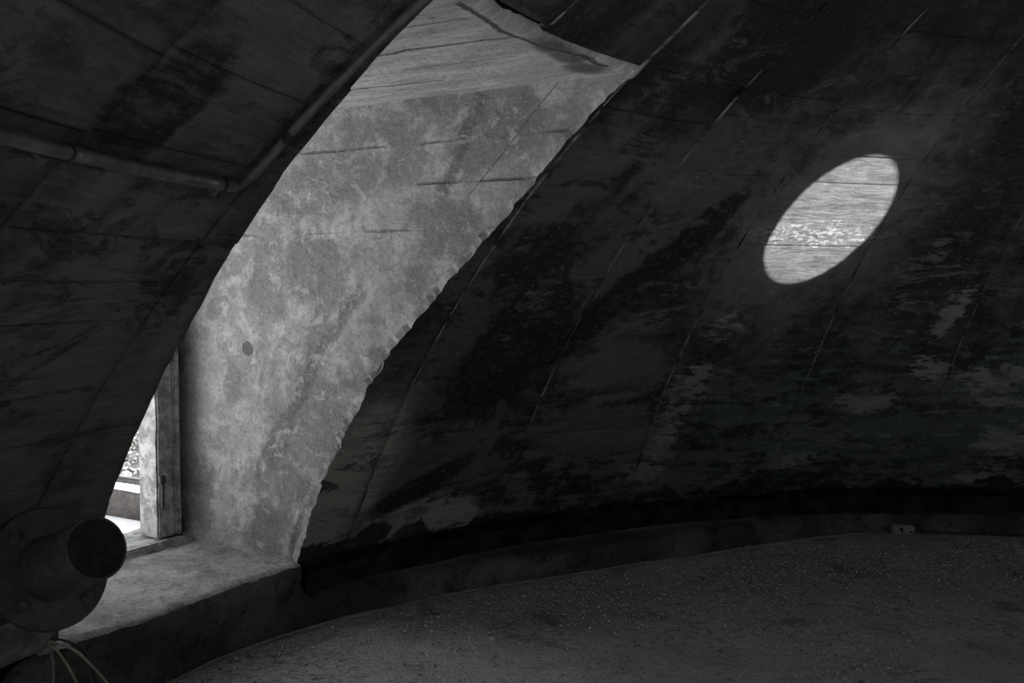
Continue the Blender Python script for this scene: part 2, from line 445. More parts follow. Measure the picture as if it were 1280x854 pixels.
def mat_kerb():
    m = N('kerb_concrete', .9, .15)
    P = m.pos(); x, y, z = m.sep(P)
    mid = m.noise(P, 6, 8, .66, .3); fine = m.noise(P, 40, 5, .7); big = m.noise(P, 2.0, 4)
    c = m.mix(m.step(big, .40, .62), (.085, .086, .072), (.20, .202, .175))
    c = m.mix(m.mul(m.step(mid, .54, .64), .7), c, (.030, .030, .027))
    c = m.mix(m.mul(m.step(m.noise(P, 13, 6, .7), .64, .70), .7), c, (.36, .36, .33))
    c = m.mix(m.mul(m.step(m.noise(P, 26, 8, .78, .4), .54, .60), .6), c, (.025, .025, .022))
    return m.out(c, m.bump(m.add(mid, m.mul(fine, .4)), .06, 1.))

def mat_plain(name, a, b, scale, rough=.8, spec=.3, metal=0, bumpd=.004, lo=.4, hi=.62):
    m = N(name, rough, spec, metal)
    P = m.pos(); k = m.noise(P, scale, 7, .65, .3); k2 = m.noise(P, scale * 6.5, 7, .75, .2)
    c = m.mix(m.step(k, lo, hi), a, b)
    c = m.mix(m.mul(m.step(k2, .52, .62), .4), c, tuple(v * .55 for v in a))
    c = m.mix(m.mul(m.step(k2, .46, .38), .35), c, tuple(min(.9, v * 1.25) for v in b))
    return m.out(c, m.bump(m.add(k, m.mul(k2, .35)), bumpd, .8))

M_DOME = mat_dome()
M_SHELL = mat_seam('joint_recess', .45, .6, (.004, .004, .004), (.03, .03, .028))
M_FIN = mat_seam('joint_mortar', .38, .58, (.02, .02, .02), (.25, .247, .235))
M_SIDE = mat_dormer(True)
M_SOFF = mat_dormer(False)
M_FLOOR = mat_floor()
M_KERB = mat_kerb()
M_BASE = mat_plain('black_foot_coat', (.005, .005, .005), (.030, .030, .026), 9, .8, .2, 0, .02)
def mat_sill():
    m = N('sill_cement', .95, .1)
    P = m.pos()
    big = m.noise(P, 3.2, 6, .6, .3); mid = m.noise(P, 14, 9, .76, .3); fine = m.noise(P, 48, 7, .75)
    c = m.mix(m.step(big, .38, .64), (.38, .377, .37), (.60, .595, .585))
    c = m.mix(m.mul(m.step(mid, .52, .60), .6), c, (.25, .247, .24))
    c = m.mix(m.mul(m.step(mid, .46, .40), .5), c, (.68, .675, .665))
    c = m.mix(m.mul(m.step(fine, .54, .60), .6), c, (.17, .168, .163))
    c = m.mix(m.mul(m.step(fine, .42, .37), .6), c, (.80, .795, .785))
    return m.out(c, m.bump(m.add(m.mul(mid, .8), m.mul(fine, .5)), .035, 1.))
M_SILL = mat_sill()
M_POST = mat_plain('frame_whitewash', (.22, .22, .217), (.50, .498, .49), 17, .9, .15, 0, .006, .38, .62)
M_PIPE = mat_plain('galvanised_conduit', (.13, .13, .132), (.22, .22, .222), 20, .36, .5, .55, .002)
M_PIPE2 = mat_plain('grey_flexible_conduit', (.055, .055, .055), (.09, .09, .088), 20, .5, .4, 0, .002)
M_BAND = mat_plain('black_clamp_rubber', (.012, .012, .012), (.022, .022, .022), 30, .6, .3, 0, .001)
M_IRON = mat_plain('black_cast_iron', (.040, .040, .040), (.075, .075, .076), 26, .5, .45, .0, .003)
M_IRON_END = mat_plain('dark_pipe_end', (.018, .018, .018), (.030, .030, .030), 26, .9, .1, 0, .003)
M_WIREP = mat_plain('pale_cable_sheath', (.30, .30, .24), (.46, .46, .38), 30, .6, .3, 0, .0005)
M_WIREG = mat_plain('teal_grey_cable_sheath', (.13, .18, .18), (.22, .28, .27), 30, .6, .3, 0, .0005)
M_WIREK = mat_plain('dark_cable_sheath', (.02, .02, .022), (.04, .04, .042), 30, .5, .4, 0, .0005)
M_CABLE = mat_plain('dusty_cable_sheath', (.17, .17, .145), (.30, .30, .25), 20, .8, .2, 0, .0005)
M_PLAST = mat_plain('dusty_white_plastic', (.24, .24, .245), (.34, .34, .345), 20, .6, .3, 0, .001)
M_DARK = mat_plain('dark_plastic', (.012, .012, .012), (.02, .02, .02), 30, .6, .3, 0, .001)
M_OUT = mat_plain('white_terrace_coating', (.76, .76, .77), (.84, .84, .85), 3, .9, .1, 0, .01)
M_PARA = mat_plain('brown_grey_parapet', (.05, .045, .043), (.085, .078, .075), 4, .9, .1, 0, .02)
M_CAP = mat_plain('white_cap', (.50, .50, .51), (.62, .62, .63), 9, .9, .1, 0, .02)
M_RAIL = mat_plain('dark_outer_ledge', (.05, .05, .052), (.09, .09, .092), 9, .8, .2, 0, .004)
M_LEAF = mat_plain('pale_grey_leaf', (.12, .122, .118), (.34, .343, .337), 9, .7, .3, 0, .002)
M_BARK = mat_plain('grey_twig_bark', (.10, .095, .09), (.18, .17, .16), 12, .9, .1, 0, .004)
M_STONE = mat_plain('grey_grit', (.10, .10, .098), (.70, .693, .68), 30, .95, .1, 0, .002, .38, .62)
M_CHIP = mat_plain('pale_stone', (.38, .378, .37), (.54, .536, .53), 30, .95, .1, 0, .003)
M_OUTSHELL = mat_plain('outer_concrete', (.20, .20, .197), (.32, .318, .31), 3, .95, .1, 0, .01)

# ------------------------------------------------------------------ dome shell (one solid, with the dormer mouth and two added fill-light openings cut through)
# two unseen openings added to let in fill light: (bearing, width, head height)
FILL_OPENINGS = [(29.6, 1.3, 2.0), (206.0, 2.3, 2.25)]
def build_shell():
    bm = bmesh.new()
    na, ne = 180, 44
    zb = -.30
    e0 = math.asin((zb - Z0) / RD)
    Ri, Ro = RD + .028, RD + .16
    def ring(R, outer):
        rows = []
        for j in range(ne):
            e = e0 + (math.pi / 2 - e0) * j / ne
            rows.append([bm.verts.new((R * math.cos(e) * math.cos(2 * math.pi * i / na), R * math.cos(e) * math.sin(2 * math.pi * i / na), Z0 + R * math.sin(e))) for i in range(na)])
        top = bm.verts.new((0, 0, Z0 + R))
        for a, b in zip(rows, rows[1:]):
            for i in range(na):
                f = (a[i], a[(i + 1) % na], b[(i + 1) % na], b[i])
                bm.faces.new(f if outer else f[::-1])
        for i in range(na):
            f = (rows[-1][i], rows[-1][(i + 1) % na], top); bm.faces.new(f if outer else f[::-1])
        return rows[0]
    a = ring(Ri, False); b = ring(Ro, True)
    for i in range(na):
        bm.faces.new((a[i], a[(i + 1) % na], b[(i + 1) % na], b[i]))
    o = from_bm('wall_dome', bm, M_SHELL)
    # cutters
    cut = bmesh.new()
    box_bm(cut, dorm(-.03, 4.0, (.02 + ZC + .004) / 2), 1.25, 3.6, ZC + .004 - .02)
    c1 = from_bm('cut_a', cut)
    extra = []
    for az, wd, zt in FILL_OPENINGS:
        cut = bmesh.new(); a = R_(az)
        av = Vector((math.cos(a), math.sin(a), 0)); nv = Vector((-math.sin(a), math.cos(a), 0))
        box_bm(cut, frame(av * 4.2 + Vector((0, 0, (zt + .02) / 2)), nv, av, Vector((0, 0, 1))), wd, 3.6, zt - .02)
        extra.append(from_bm('cut_c', cut))
    for c in [c1] + extra:
        md = o.modifiers.new('cut', 'BOOLEAN'); md.operation = 'DIFFERENCE'; md.object = c; md.solver = 'EXACT'
    bpy.context.view_layer.update()
    dg = bpy.context.evaluated_depsgraph_get()
    me = bpy.data.meshes.new_from_object(o.evaluated_get(dg))
    old = o.data; o.modifiers.clear(); o.data = me; me.name = 'wall_dome'
    bpy.data.meshes.remove(old)
    for c in [c1] + extra: bpy.data.objects.remove(c)
    return tag(o, kind='structure')
dome = build_shell()

# ------------------------------------------------------------------ cast panels lining the dome, one object each
SEAMS = [68.4, 80.0, 91.6, 103.3, 115.4, 126.2, 138.0, 149.6, 161.1, 172.7, 184.3, 195.9]
COURSE = {   # heights of the joints one can read in each gore
    91.6: [.29, .47, .66, .86, 1.05, 1.32, 1.52, 1.72, 1.90, 2.06, 2.25, 2.45, 2.62],
    103.3: [.28, .45, .69, .86, 1.09, 1.28, 1.48, 1.69, 1.957, 2.06, 2.218, 2.445, 2.58],
    115.4: [.285, .50, .76, .98, 1.25, 1.42, 1.62, 1.80, 1.97, 2.158, 2.235, 2.45, 2.6],
    126.2: [.295, .48, .70, .90, 1.11, 1.32, 1.55, 1.66, 1.83, 2.0, 2.12, 2.24, 2.43, 2.6],
    138.0: [.30, .52, .80, 1.06, 1.33, 1.58, 1.80, 2.03, 2.235, 2.42, 2.6],
    149.6: [.30, .55, .82, 1.08, 1.35, 1.615, 1.80, 2.0, 2.245, 2.42, 2.6],
    161.1: [.30, .50, .76, 1.08, 1.22, 1.41, 1.51, 1.615, 1.80, 1.95, 2.08, 2.24, 2.45, 2.6],
    172.7: [.30, .60, .95, 1.24, 1.43, 1.62, 1.79, 1.93, 2.10, 2.28, 2.5],
}
def az_of(u, z): return AX + math.asin(max(-1, min(1, u / rad(z))))
def panel(a0, a1, z0, z1, dr, jag0=None, jag1=None):
    """curved slab; a0/a1 bearing limits (functions of z), jag: ragged side"""
    plain = not (jag0 or jag1)
    na, nz = 6, (3 if plain else max(4, int((z1 - z0) / .014)))
    ed = .007; arr = random.choice((.0006, .001, .0022))
    ok = False
    verts, faces = [], []
    zc = .5 * (z0 + z1); ac = .5 * (a0(zc) + a1(zc))
    org = cyl(rad(zc), ac, zc)
    for i in range(na + 1):
        for j in range(nz + 1):
            z = z0 + (z1 - z0) * j / nz
            if plain: z = (z0, z0 + ed, z1 - ed, z1)[j]
            l, r = a0(z), a1(z)
            rr = rad(z)
            if jag1: r += (n1(z * 11, 3.1, 0) * .009 + n1(z * 60, 8.2, 0) * .022) * jag1 / rr
            if jag0: l += (n1(z * 11, 9.1, 5) * .010 + n1(z * 45, 2.2, 5) * .006) * jag0 / rr
            if r < l + .001: r = l + .001
            else: ok = True
            a = l + (r - l) * i / na
            if plain: a = l + (r - l) * (0, ed / ((r - l) * rr), .25, .5, .75, 1 - ed / ((r - l) * rr), 1)[i]
            R = RD + dr + n1(a * 6, z * 5, 1.7, 2) * .004
            # turn the arris back a little so that joints catch the light
            if i in (0, na) and not (jag1 and i == na): R += .0022
            if j in (0, nz): R += arr
            verts.append(cyl(rad(z, R), a, z) - org)
    n = len(verts)
    k = nz + 1
    for i in range(na):
        for j in range(nz):
            q = i * k + j
            faces.append((q, q + 1, q + k + 1, q + k))
    rim = [j for j in range(k)] + [i * k + nz for i in range(1, na + 1)] + [na * k + j for j in range(nz - 1, -1, -1)] + [i * k for i in range(na - 1, 0, -1)]
    for q in rim:
        v = Vector(verts[q]) + org; cz = Vector((0, 0, Z0)); d = (v - cz).normalized()
        verts.append(cz + d * (RD + .034) - org)
    L = len(rim)
    for q in range(L):
        q2 = (q + 1) % L
        faces.append((rim[q], n + q, n + q2, rim[q2]))
    if not ok: return
    me = bpy.data.meshes.new('panel')
    me.from_pydata([tuple(v) for v in verts], [], faces)
    sm = [True] * (na * nz) + [False] * L
    me.polygons.foreach_set('use_smooth', sm)
    me.update()
    o = link('panel', me, M_DOME, dome)
    if jag1:                                   # broken end shows bare plaster
        me.materials.append(M_SIDE)
        mi = [0] * (na * nz) + [1 if (rim[q] // k == na and rim[(q + 1) % L] // k == na) else 0 for q in range(L)]
        me.polygons.foreach_set('material_index', mi)
    o.location = org
for gi in range(len(SEAMS) - 1):
    s0, s1 = R_(SEAMS[gi]), R_(SEAMS[gi + 1])
    cz = COURSE.get(SEAMS[gi])
    if cz is None:
        cz = [.29]
        while cz[-1] < 2.5: cz.append(cz[-1] + random.uniform(.13, .25))
    gs = .0016
    g0, g1 = [.0005 if q in (172.7, 184.3) else .004 if q == 161.1 else gs for q in (SEAMS[gi], SEAMS[gi + 1])]
    for z0, z1 in zip(cz, cz[1:]):
        dr = random.uniform(-.003, .004)
        za, zb = z0 + .0007, z1 - .0007
        l = lambda z, s=s0, g=g0: s + g / rad(z)
        r = lambda z, s=s1, g=g1: s - g / rad(z)
        if SEAMS[gi] == 138.0 and z0 < 2.2:
            panel(l, lambda z: az_of(edge_r(z), z), za, min(zb, ZC), dr, jag1=1.0)
        elif SEAMS[gi] == 149.6 and z0 < 2.2:
            panel(lambda z: az_of(edge_l(z), z), r, za, min(zb, ZC), dr, jag0=.8)
        elif SEAMS[gi] == 126.2 and z0 > 2.0 and z0 < 2.2:
            panel(l, lambda z, s=s1: min(s - gs / rad(z), az_of(edge_r(z), z)), za, zb, dr, jag1=.25)
        else:
            panel(l, r, za, zb, dr)
# thin fins of mortar squeezed out of the joints between the gores
for sd in SEAMS[1:-4]:
    z_lo = 2.25 if sd == 149.6 else (.32 if sd != 138.0 else .36)
    bm = bmesh.new(); prev = None
    a0 = R_(sd); z = z_lo
    while z < 2.6:
        wd = .0022 + .0022 * max(0, n1(z * 9, sd, 0)); pr = .0030 + .005 * max(0, n1(z * 7, sd, 4) + .15)
        off = n1(z * 5, sd, 8) * .004
        if sd == 138.0 and z > 2.2: wd *= 2.2; pr += .004
        if 2.2 > z > 2.12 and sd == 138.0: wd, pr = .001, -.01
        r1, r2 = rad(z, RD + .03), rad(z, RD - pr)
        rm = rad(z)
        cur = [bm.verts.new(cyl(r1, a0 + (off - wd) / rm, z)), bm.verts.new(cyl(r2, a0 + (off - wd * .6) / rm, z)), bm.verts.new(cyl(r2, a0 + (off + wd * .6) / rm, z)), bm.verts.new(cyl(r1, a0 + (off + wd) / rm, z))]
        if prev:
            for k in range(3): bm.faces.new((prev[k], prev[k + 1], cur[k + 1], cur[k]))
        prev = cur; z += .02
    from_bm('mortar_joint', bm, M_FIN, dome)

# ------------------------------------------------------------------ dormer: right side wall, left side wall, ceiling
def dormer_side():
    nz, nw = 120, 150
    w_out = 5.10
    zs = np.linspace(.20, ZC + .03, nz); P = []
    for z in zs:
        ue = edge_r(min(max(z, .2), 2.2)) - .006
        ws = math.sqrt(max(RD ** 2 - (z - Z0) ** 2 - ue ** 2, 0)) + .012
        for k in range(nw):
            f = k / (nw - 1); w = ws + (w_out - ws) * f
            P.append((ue + (-.602 - ue) * min(1, f * 1.6), w, z))
    P = np.array(P)
    d = fbm(np.stack([P[:, 1] * 5, P[:, 2] * 5, P[:, 1] * 0], 1), 5) * .012 + fbm(np.stack([P[:, 1] * 24, P[:, 2] * 24, P[:, 1] * 0 + 3], 1), 3) * .004
    f = np.tile(np.linspace(0, 1, nw), nz)
    d = d * np.clip(.35 + f * 3, .35, 1) - .004
    # crumbled lower front corner
    near = np.exp(-((f / .10) ** 2)) * np.exp(-(((P[:, 2] - .42) / .16) ** 2))
    d += near * fbm(np.stack([P[:, 1] * 30, P[:, 2] * 30, P[:, 1] * 0 + 9], 1), 3) * .03
    n = len(P)
    V = [uwz(p[0] + e, p[1], p[2]) for p, e in zip(P, d)] + [uwz(p[0] - .17 - .02, p[1] + .12 * (1 - g), p[2]) for p, g in zip(P, f)]
    F = []
    for i in range(nz - 1):
        for j in range(nw - 1):
            a = i * nw + j
            F.append((a, a + 1, a + nw + 1, a + nw))
            F.append((n + a, n + a + nw, n + a + nw + 1, n + a + 1))
    for i in range(nz - 1):
        for j in (0, nw - 1):
            a = i * nw + j; q = (a, a + nw, n + a + nw, n + a)
            F.append(q if j == 0 else q[::-1])
    for j in range(nw - 1):
        for i in (0, nz - 1):
            a = i * nw + j; q = (a, n + a, n + a + 1, a + 1)
            F.append(q if i == 0 else q[::-1])
    return tag(mesh('wall_right', V, F, M_SIDE, smooth=True), kind='structure')
dormer_side()
def dormer_left():
    bm = bmesh.new()
    zs = np.linspace(.02, ZC, 24)
    rows = []
    for z in zs:
        ue = .572
        ws = math.sqrt(max(RD ** 2 - (z - Z0) ** 2 - ue ** 2, 0)) + .02
        rows.append([bm.verts.new(uwz(ue, ws, z)), bm.verts.new(uwz(ue, 5.3, z)), bm.verts.new(uwz(ue + .17, 5.3, z)), bm.verts.new(uwz(ue + .17, ws + .1, z))])
    for a, b in zip(rows, rows[1:]):
        for k in range(4): bm.faces.new((a[k], a[(k + 1) % 4], b[(k + 1) % 4], b[k]))
    bm.faces.new(rows[0][::-1]); bm.faces.new(rows[-1])
    return tag(from_bm('wall_left', bm, M_SIDE), kind='structure')
dormer_left()
def dormer_ceiling():
    nu, nw = 70, 120; P = []
    for i in range(nu):
        u = -.70 + 1.42 * i / (nu - 1)
        uu = max(min(u, .60), -.64)
        ws = math.sqrt(RD ** 2 - (ZC - Z0) ** 2 - uu ** 2) - .004 + .016 * n1(u * 16, 4.4, 0)
        for k in range(nw):
            P.append((u, ws + (5.34 - ws) * k / (nw - 1), ZC))
    P = np.array(P); d = fbm(np.stack([P[:, 1] * 4, P[:, 0] * 14, P[:, 0] * 0], 1), 4) * .006
    f = np.tile(np.linspace(0, 1, nw), nu)
    d += np.clip(1 - f / .012, 0, 1) * .018                       # rounded broken lip
    n = len(P)
    V = [uwz(p[0], p[1], p[2] + e) for p, e in zip(P, d)] + [uwz(p[0], p[1] + .06 * (1 - g), p[2] + .20) for p, g in zip(P, f)]
    F = []
    for i in range(nu - 1):
        for j in range(nw - 1):
            a = i * nw + j
            F.append((a, a + 1, a + nw + 1, a + nw)); F.append((n + a, n + a + nw, n + a + nw + 1, n + a + 1))
    for j in range(nw - 1):
        for i in (0, nu - 1):
            a = i * nw + j; q = (a, n + a, n + a + 1, a + 1); F.append(q if i == 0 else q[::-1])
    for i in range(nu - 1):
        for j in (0, nw - 1):
            a = i * nw + j; q = (a, a + nw, n + a + nw, n + a); F.append(q if j == 0 else q[::-1])
    o = mesh('ceiling', V, F, M_SOFF, smooth=True)
    return tag(o, kind='structure')
dormer_ceiling()

# ------------------------------------------------------------------ floor
FA = [0, 70, 83.3, 90, 94, 100.5, 112, 122, 132.9, 138.4, 141.7, 146, 150.2, 158, 165, 200, 360]
FR = [4.42, 4.42, 4.43, 4.49, 4.50, 4.43, 4.25, 4.25, 4.37, 4.43, 4.45, 4.465, 4.44, 4.42, 4.42, 4.42, 4.42]
def r_floor(deg): return float(np.interp(deg, FA, FR))
def build_floor():
    st = .022; n = int(9.4 / st) + 1
    c = -4.7 + st * np.arange(n)
    X, Y = np.meshgrid(c, c, indexing='ij'); X = X.ravel(); Y = Y.ravel()
    p = np.stack([X, Y, X * 0], 1)
    Zh = fbm(p * 1.1, 3) * .008 + fbm(p * 6, 3) * .006 + fbm(p * 23 + 5, 2) * .0045
    r = np.hypot(X, Y)
    Zh = Zh * np.clip((4.6 - r) / .3, .3, 1) - .002
    keep = r < 4.62
    idx = np.arange(n * n).reshape(n, n)
    q = np.stack([idx[:-1, :-1], idx[1:, :-1], idx[1:, 1:], idx[:-1, 1:]], -1).reshape(-1, 4)
    q = q[keep[q].all(1)]
    used = np.unique(q); mp = np.zeros(n * n, int); mp[used] = np.arange(len(used)); q = mp[q]
    me = bpy.data.meshes.new('floor')
    me.vertices.add(len(used)); me.vertices.foreach_set('co', np.stack([X, Y, Zh], 1)[used].ravel())
    me.loops.add(q.size); me.loops.foreach_set('vertex_index', q.ravel())
    me.polygons.add(len(q)); me.polygons.foreach_set('loop_start', np.arange(len(q)) * 4)
    me.polygons.foreach_set('use_smooth', np.ones(len(q), bool))
    me.update(calc_edges=True)
    return tag(link('floor', me, M_FLOOR), kind='structure')
build_floor()

# ------------------------------------------------------------------ kerb along the foot of the dome, rising to the sill under the dormer
SILL_W = 4.385
def build_kerb():
    degs = np.concatenate([np.arange(0, 76, 2.0), np.arange(76, 176, .3), np.arange(176, 360, 2.0)])
    rows = []
    for dg in degs:
        a = R_(dg); rf = r_floor(dg) + n1(dg * .55, 2.0) * .018 + n1(dg * 2.4, 6.0) * .006
        b = min(1, max(0, (dg - 139.9) / 2.2)) * min(1, max(0, (159.2 - dg) / 1.2))
        b = b * b * (3 - 2 * b)
        wa = SILL_W / math.cos(a - AX) if b > 0 else 4.4
        top = .115 + n1(dg * .3, 8) * .012
        zt = top + (.292 - top) * b
        r1 = (rf + .035) * (1 - b) + (wa + n1(dg * 1.3, 7) * .014) * b
        prof = [(rf, -.03), (rf, .004), (rf + (r1 - rf) * .35 + .004 + n1(dg * 1.6, 11) * .012 * b, zt * .45), (rf + (r1 - rf) * .8 + n1(dg * 2.1, 15) * .012 * b, zt * .82), (r1, zt - .012), (r1 + .018, zt),
                (max(4.46, r1 + .03), zt + (.004 if b < .02 else -.02)), (4.50 if b < .5 else 4.56, zt + (.008 if b < .02 else -.03)), (4.50 if b < .5 else 4.56, zt - .03 if b > .02 else .36), (4.62, .36 if b < .02 else zt - .03)]
        rows.append([cyl(r, a, z) for r, z in prof])
    k = len(rows[0]); V = [v for r in rows for v in r]; F = []; n = len(rows)
    for i in range(n):
        for j in range(k - 1):
            F.append((i * k + j, i * k + j + 1, ((i + 1) % n) * k + j + 1, ((i + 1) % n) * k + j))
    o = mesh('baseboard_dome', V, F, M_KERB, smooth=False)
    o.data.materials.append(M_BASE)
    mi = []
    for i in range(n):
        for j in range(k - 1):
            mi.append(1 if (j >= 7) else 0)
    o.data.polygons.foreach_set('material_index', mi)
    sm = [j in (1, 2, 3, 5, 6) for i in range(n) for j in range(k - 1)]
    o.data.polygons.foreach_set('use_smooth', sm)
    return tag(o, kind='structure')
build_kerb()

# ------------------------------------------------------------------ window: sill, threshold, posts, lintel, latch
win = empty('window_1', uwz(0, 5.0, .3)); tag(win, kind='structure')
def wpart(name, bm, mat, smooth=False, parent=win):
    o = from_bm(name, bm, mat, None, smooth)
    return keep_world(o, parent) if parent is win else o
def build_sill():
    nu, nw = 110, 70; P = []
    for i in range(nu):
        u = -.632 + 1.232 * i / (nu - 1)
        w0 = SILL_W - .006 + n1(u * 9, 7, o=4) * .020
        for k in range(nw):
            f = k / (nw - 1); P.append((u, w0 + (5.14 - w0) * f, .308 + .026 * f, f))
    P = np.array(P)
    d = fbm(np.stack([P[:, 0] * 4, P[:, 1] * 4, P[:, 0] * 0], 1), 4) * .008 + fbm(np.stack([P[:, 0] * 22, P[:, 1] * 22, P[:, 0] * 0 + 4], 1), 3) * .007
    d -= np.clip(1 - P[:, 3] / .03, 0, 1) * .016
    V = [uwz(p[0], p[1], p[2] + e) for p, e in zip(P, d)]
    n = len(V); V += [v - Vector((0, 0, v.z - .22)) for v in V]; F = []
    for i in range(nu - 1):
        for j in range(nw - 1):
            a = i * nw + j; F.append((a, a + nw, a + nw + 1, a + 1))
    for j in range(nw - 1):
        for i in (0, nu - 1):
            a = i * nw + j; q = (a, a + 1, n + a + 1, n + a); F.append(q if i == 0 else q[::-1])
    for i in range(nu - 1):
        for j in (0, nw - 1):
            a = i * nw + j; q = (a, n + a, n + a + nw, a + nw); F.append(q if j == 0 else q[::-1])
    o = mesh('sill', V, F, M_SILL, smooth=True)
    o.data.materials.append(M_KERB)
    nf = (nu - 1) * (nw - 1); tot = len(o.data.polygons)
    o.data.polygons.foreach_set('material_index', [0] * nf + [1] * (tot - nf))
    o.data.polygons.foreach_set('use_smooth', [True] * nf + [False] * (tot - nf))
    keep_world(o, win)
build_sill()
def rough_box(name, u0, u1, w0, w1, z0, z1, mat, amp=.006, seg=.03, parent=win):
    bm = bmesh.new()
    box_bm(bm, dorm((u0 + u1) / 2, (w0 + w1) / 2, (z0 + z1) / 2), u1 - u0, w1 - w0, z1 - z0, .008)
    L = max(u1 - u0, w1 - w0, z1 - z0)
    big = [e for e in bm.edges if e.calc_length() > seg * 3]
    bmesh.ops.subdivide_edges(bm, edges=big, cuts=int(L / seg), use_grid_fill=True)
    co = np.array([v.co[:] for v in bm.verts])
    a = fbm(co * 9, 3) * amp; b = fbm(co * 9 + 40, 3) * amp
    for v, x, y in zip(bm.verts, a, b): v.co += NV * float(x) + AV * float(y)
    o = from_bm(name, bm, mat, None, False)
    return keep_world(o, parent)
rough_box('threshold', -.625, .58, 5.0, 5.30, .26, .360, M_POST, .004, .06)
post = rough_box('post', -.525, -.432, 5.035, 5.165, .366, ZC + .01, M_POST, .004, .05)
stop = rough_box('frame_strip', -.555, -.520, 5.020, 5.12, .366, ZC + .01, M_POST, .003, .05)
rough_box('wall_backing', -.70, -.555, 5.085, 5.30, .20, ZC + .01, M_KERB, .003, .1)
rough_box('post', .455, .58, 5.035, 5.23, .366, ZC + .01, M_POST, .004, .1)
# latch bolted to the post
bm = bmesh.new()
box_bm(bm, dorm(-.450, 5.026, .632), .030, .020, .038, .004)
box_bm(bm, dorm(-.447, 5.022, .560), .014, .016, .11, .003)
lt = from_bm('latch', bm, M_RAIL); keep_world(lt, post)

# ------------------------------------------------------------------ terrace outside the window
tg = bpy.data.meshes.new('ground_outside')
o = mesh('floor_outside', [(-60, -60, -.125), (60, -60, -.125), (60, 60, -.125), (-60, 60, -.125)], [(0, 1, 2, 3)], M_OUT)
tag(o, kind='structure'); bpy.data.meshes.remove(tg)
para = empty('parapet', uwz(-2.1, 8.0, -.205))
tag(para, 'low brown-grey parapet with a white cap, seen through the window beside the post', 'parapet')
def out_part(name, u0, u1, w0, w1, z0, z1, mat, amp, parent):
    bm = bmesh.new()
    box_bm(bm, dorm((u0 + u1) / 2, (w0 + w1) / 2, (z0 + z1) / 2), u1 - u0, w1 - w0, z1 - z0, .01)
    big = [e for e in bm.edges if e.calc_length() > .3]
    bmesh.ops.subdivide_edges(bm, edges=big, cuts=50)
    co = np.array([v.co[:] for v in bm.verts]); a = fbm(co * 7, 3) * amp
    for v, x in zip(bm.verts, a): v.co.z += float(x) if v.co.z > z0 + .02 or amp < .01 else 0
    return keep_world(from_bm(name, bm, mat), parent)
out_part('wall_body', -2.06, -2.0, 5.6, 10.5, -.13, .075, M_PARA, .010, para)
out_part('cap', -2.065, -1.985, 5.6, 10.5, .072, .106, M_CAP, .008, para)
led = empty('outer_ledge', uwz(-2.13, 8, -.125))
tag(led, 'dark rail running behind the white-capped parapet outside the window', 'rail')
out_part('rail', -2.16, -2.10, 5.6, 12, .085, .135, M_RAIL, .002, led)
for w in (6.2, 6.9, 7.6, 8.3, 9.0, 9.7): out_part('support', -2.15, -2.11, w - .02, w + .02, -.125, .09, M_RAIL, .002, led)

def shrub(loc, h, n, seed, label):
    rr = random.Random(seed)
    root = empty('shrub', loc); tag(root, label, 'shrub', 'shrubs beyond the terrace')
    bm = bmesh.new(); tips = []
    for k in range(16):
        a = rr.uniform(0, 6.28); l = h * rr.uniform(.4, .9)
        p = [Vector(loc), Vector(loc) + Vector((math.cos(a) * .12, math.sin(a) * .12, l * .5)), Vector(loc) + Vector((math.cos(a) * .5 * rr.random(), math.sin(a) * .5 * rr.random(), l))]
        c = catmull(p, 4); tube_bm(bm, c, [.02 * (1 - i / len(c)) + .004 for i in range(len(c))], 5); tips += c[3:]
    keep_world(from_bm('stems', bm, M_BARK), root)
    V, F = [], []
    for k in range(n):
        c = rr.choice(tips) + Vector((rr.gauss(0, .16), rr.gauss(0, .16), rr.gauss(0, .12)))
        d = Vector((rr.gauss(0, 1), rr.gauss(0, 1), rr.gauss(0, .6))).normalized(); e = d.orthogonal().normalized()
        e = (Matrix.Rotation(rr.uniform(0, 6.28), 3, d) @ e); l = rr.uniform(.05, .10)
        i = len(V); nn = d.cross(e)
        V += [c, c + d * l * .5 + e * l * .26 + nn * .01, c + d * l, c + d * l * .5 - e * l * .26 + nn * .01]
        F += [(i, i + 1, i + 2), (i, i + 2, i + 3)]
    o = mesh('foliage', V, F, M_LEAF); tag(o, kind='stuff'); keep_world(o, root)
shrub(uwz(-3.05, 8.1, -.125), .56, 900, 3, 'pale grey-green shrub beyond the terrace, nearer the window post')
shrub(uwz(-3.5, 9.1, -.125), .52, 800, 5, 'pale grey-green shrub beyond the terrace, next to the dark dome edge')

# ------------------------------------------------------------------ conduit on the left of the dome
def on_dome(az, z, off): return Vector((0, 0, Z0)) + (cyl(rad(z), R_(az), z) - Vector((0, 0, Z0))).normalized() * (RD - off)
cond = empty('conduit', on_dome(168, 1.742, .03))
tag(cond, 'grey metal conduit running level along the dome and turning up beside the dormer', 'pipe')
hp = [on_dome(a, 1.762, .020) for a in np.arange(186, 162.2, -.6)]
bm = bmesh.new(); tube_bm(bm, hp, .0148, 20); keep_world(from_bm('straight_run', bm, M_PIPE, None, True), cond)
bend = catmull([on_dome(163.6, 1.762, .020), on_dome(162.9, 1.761, .020), on_dome(162.3, 1.764, .020), on_dome(161.95, 1.782, .018), on_dome(161.75, 1.82, .016), on_dome(161.75, 1.88, .016)], 8)
bm = bmesh.new(); tube_bm(bm, bend, .0112, 18); keep_world(from_bm('bend', bm, M_PIPE2, None, True), cond)
vp = [on_dome(161.78, z, .016) for z in np.arange(1.87, 2.62, .03)]
bm = bmesh.new(); tube_bm(bm, vp, .0112, 18); keep_world(from_bm('rising_run', bm, M_PIPE2, None, True), cond)
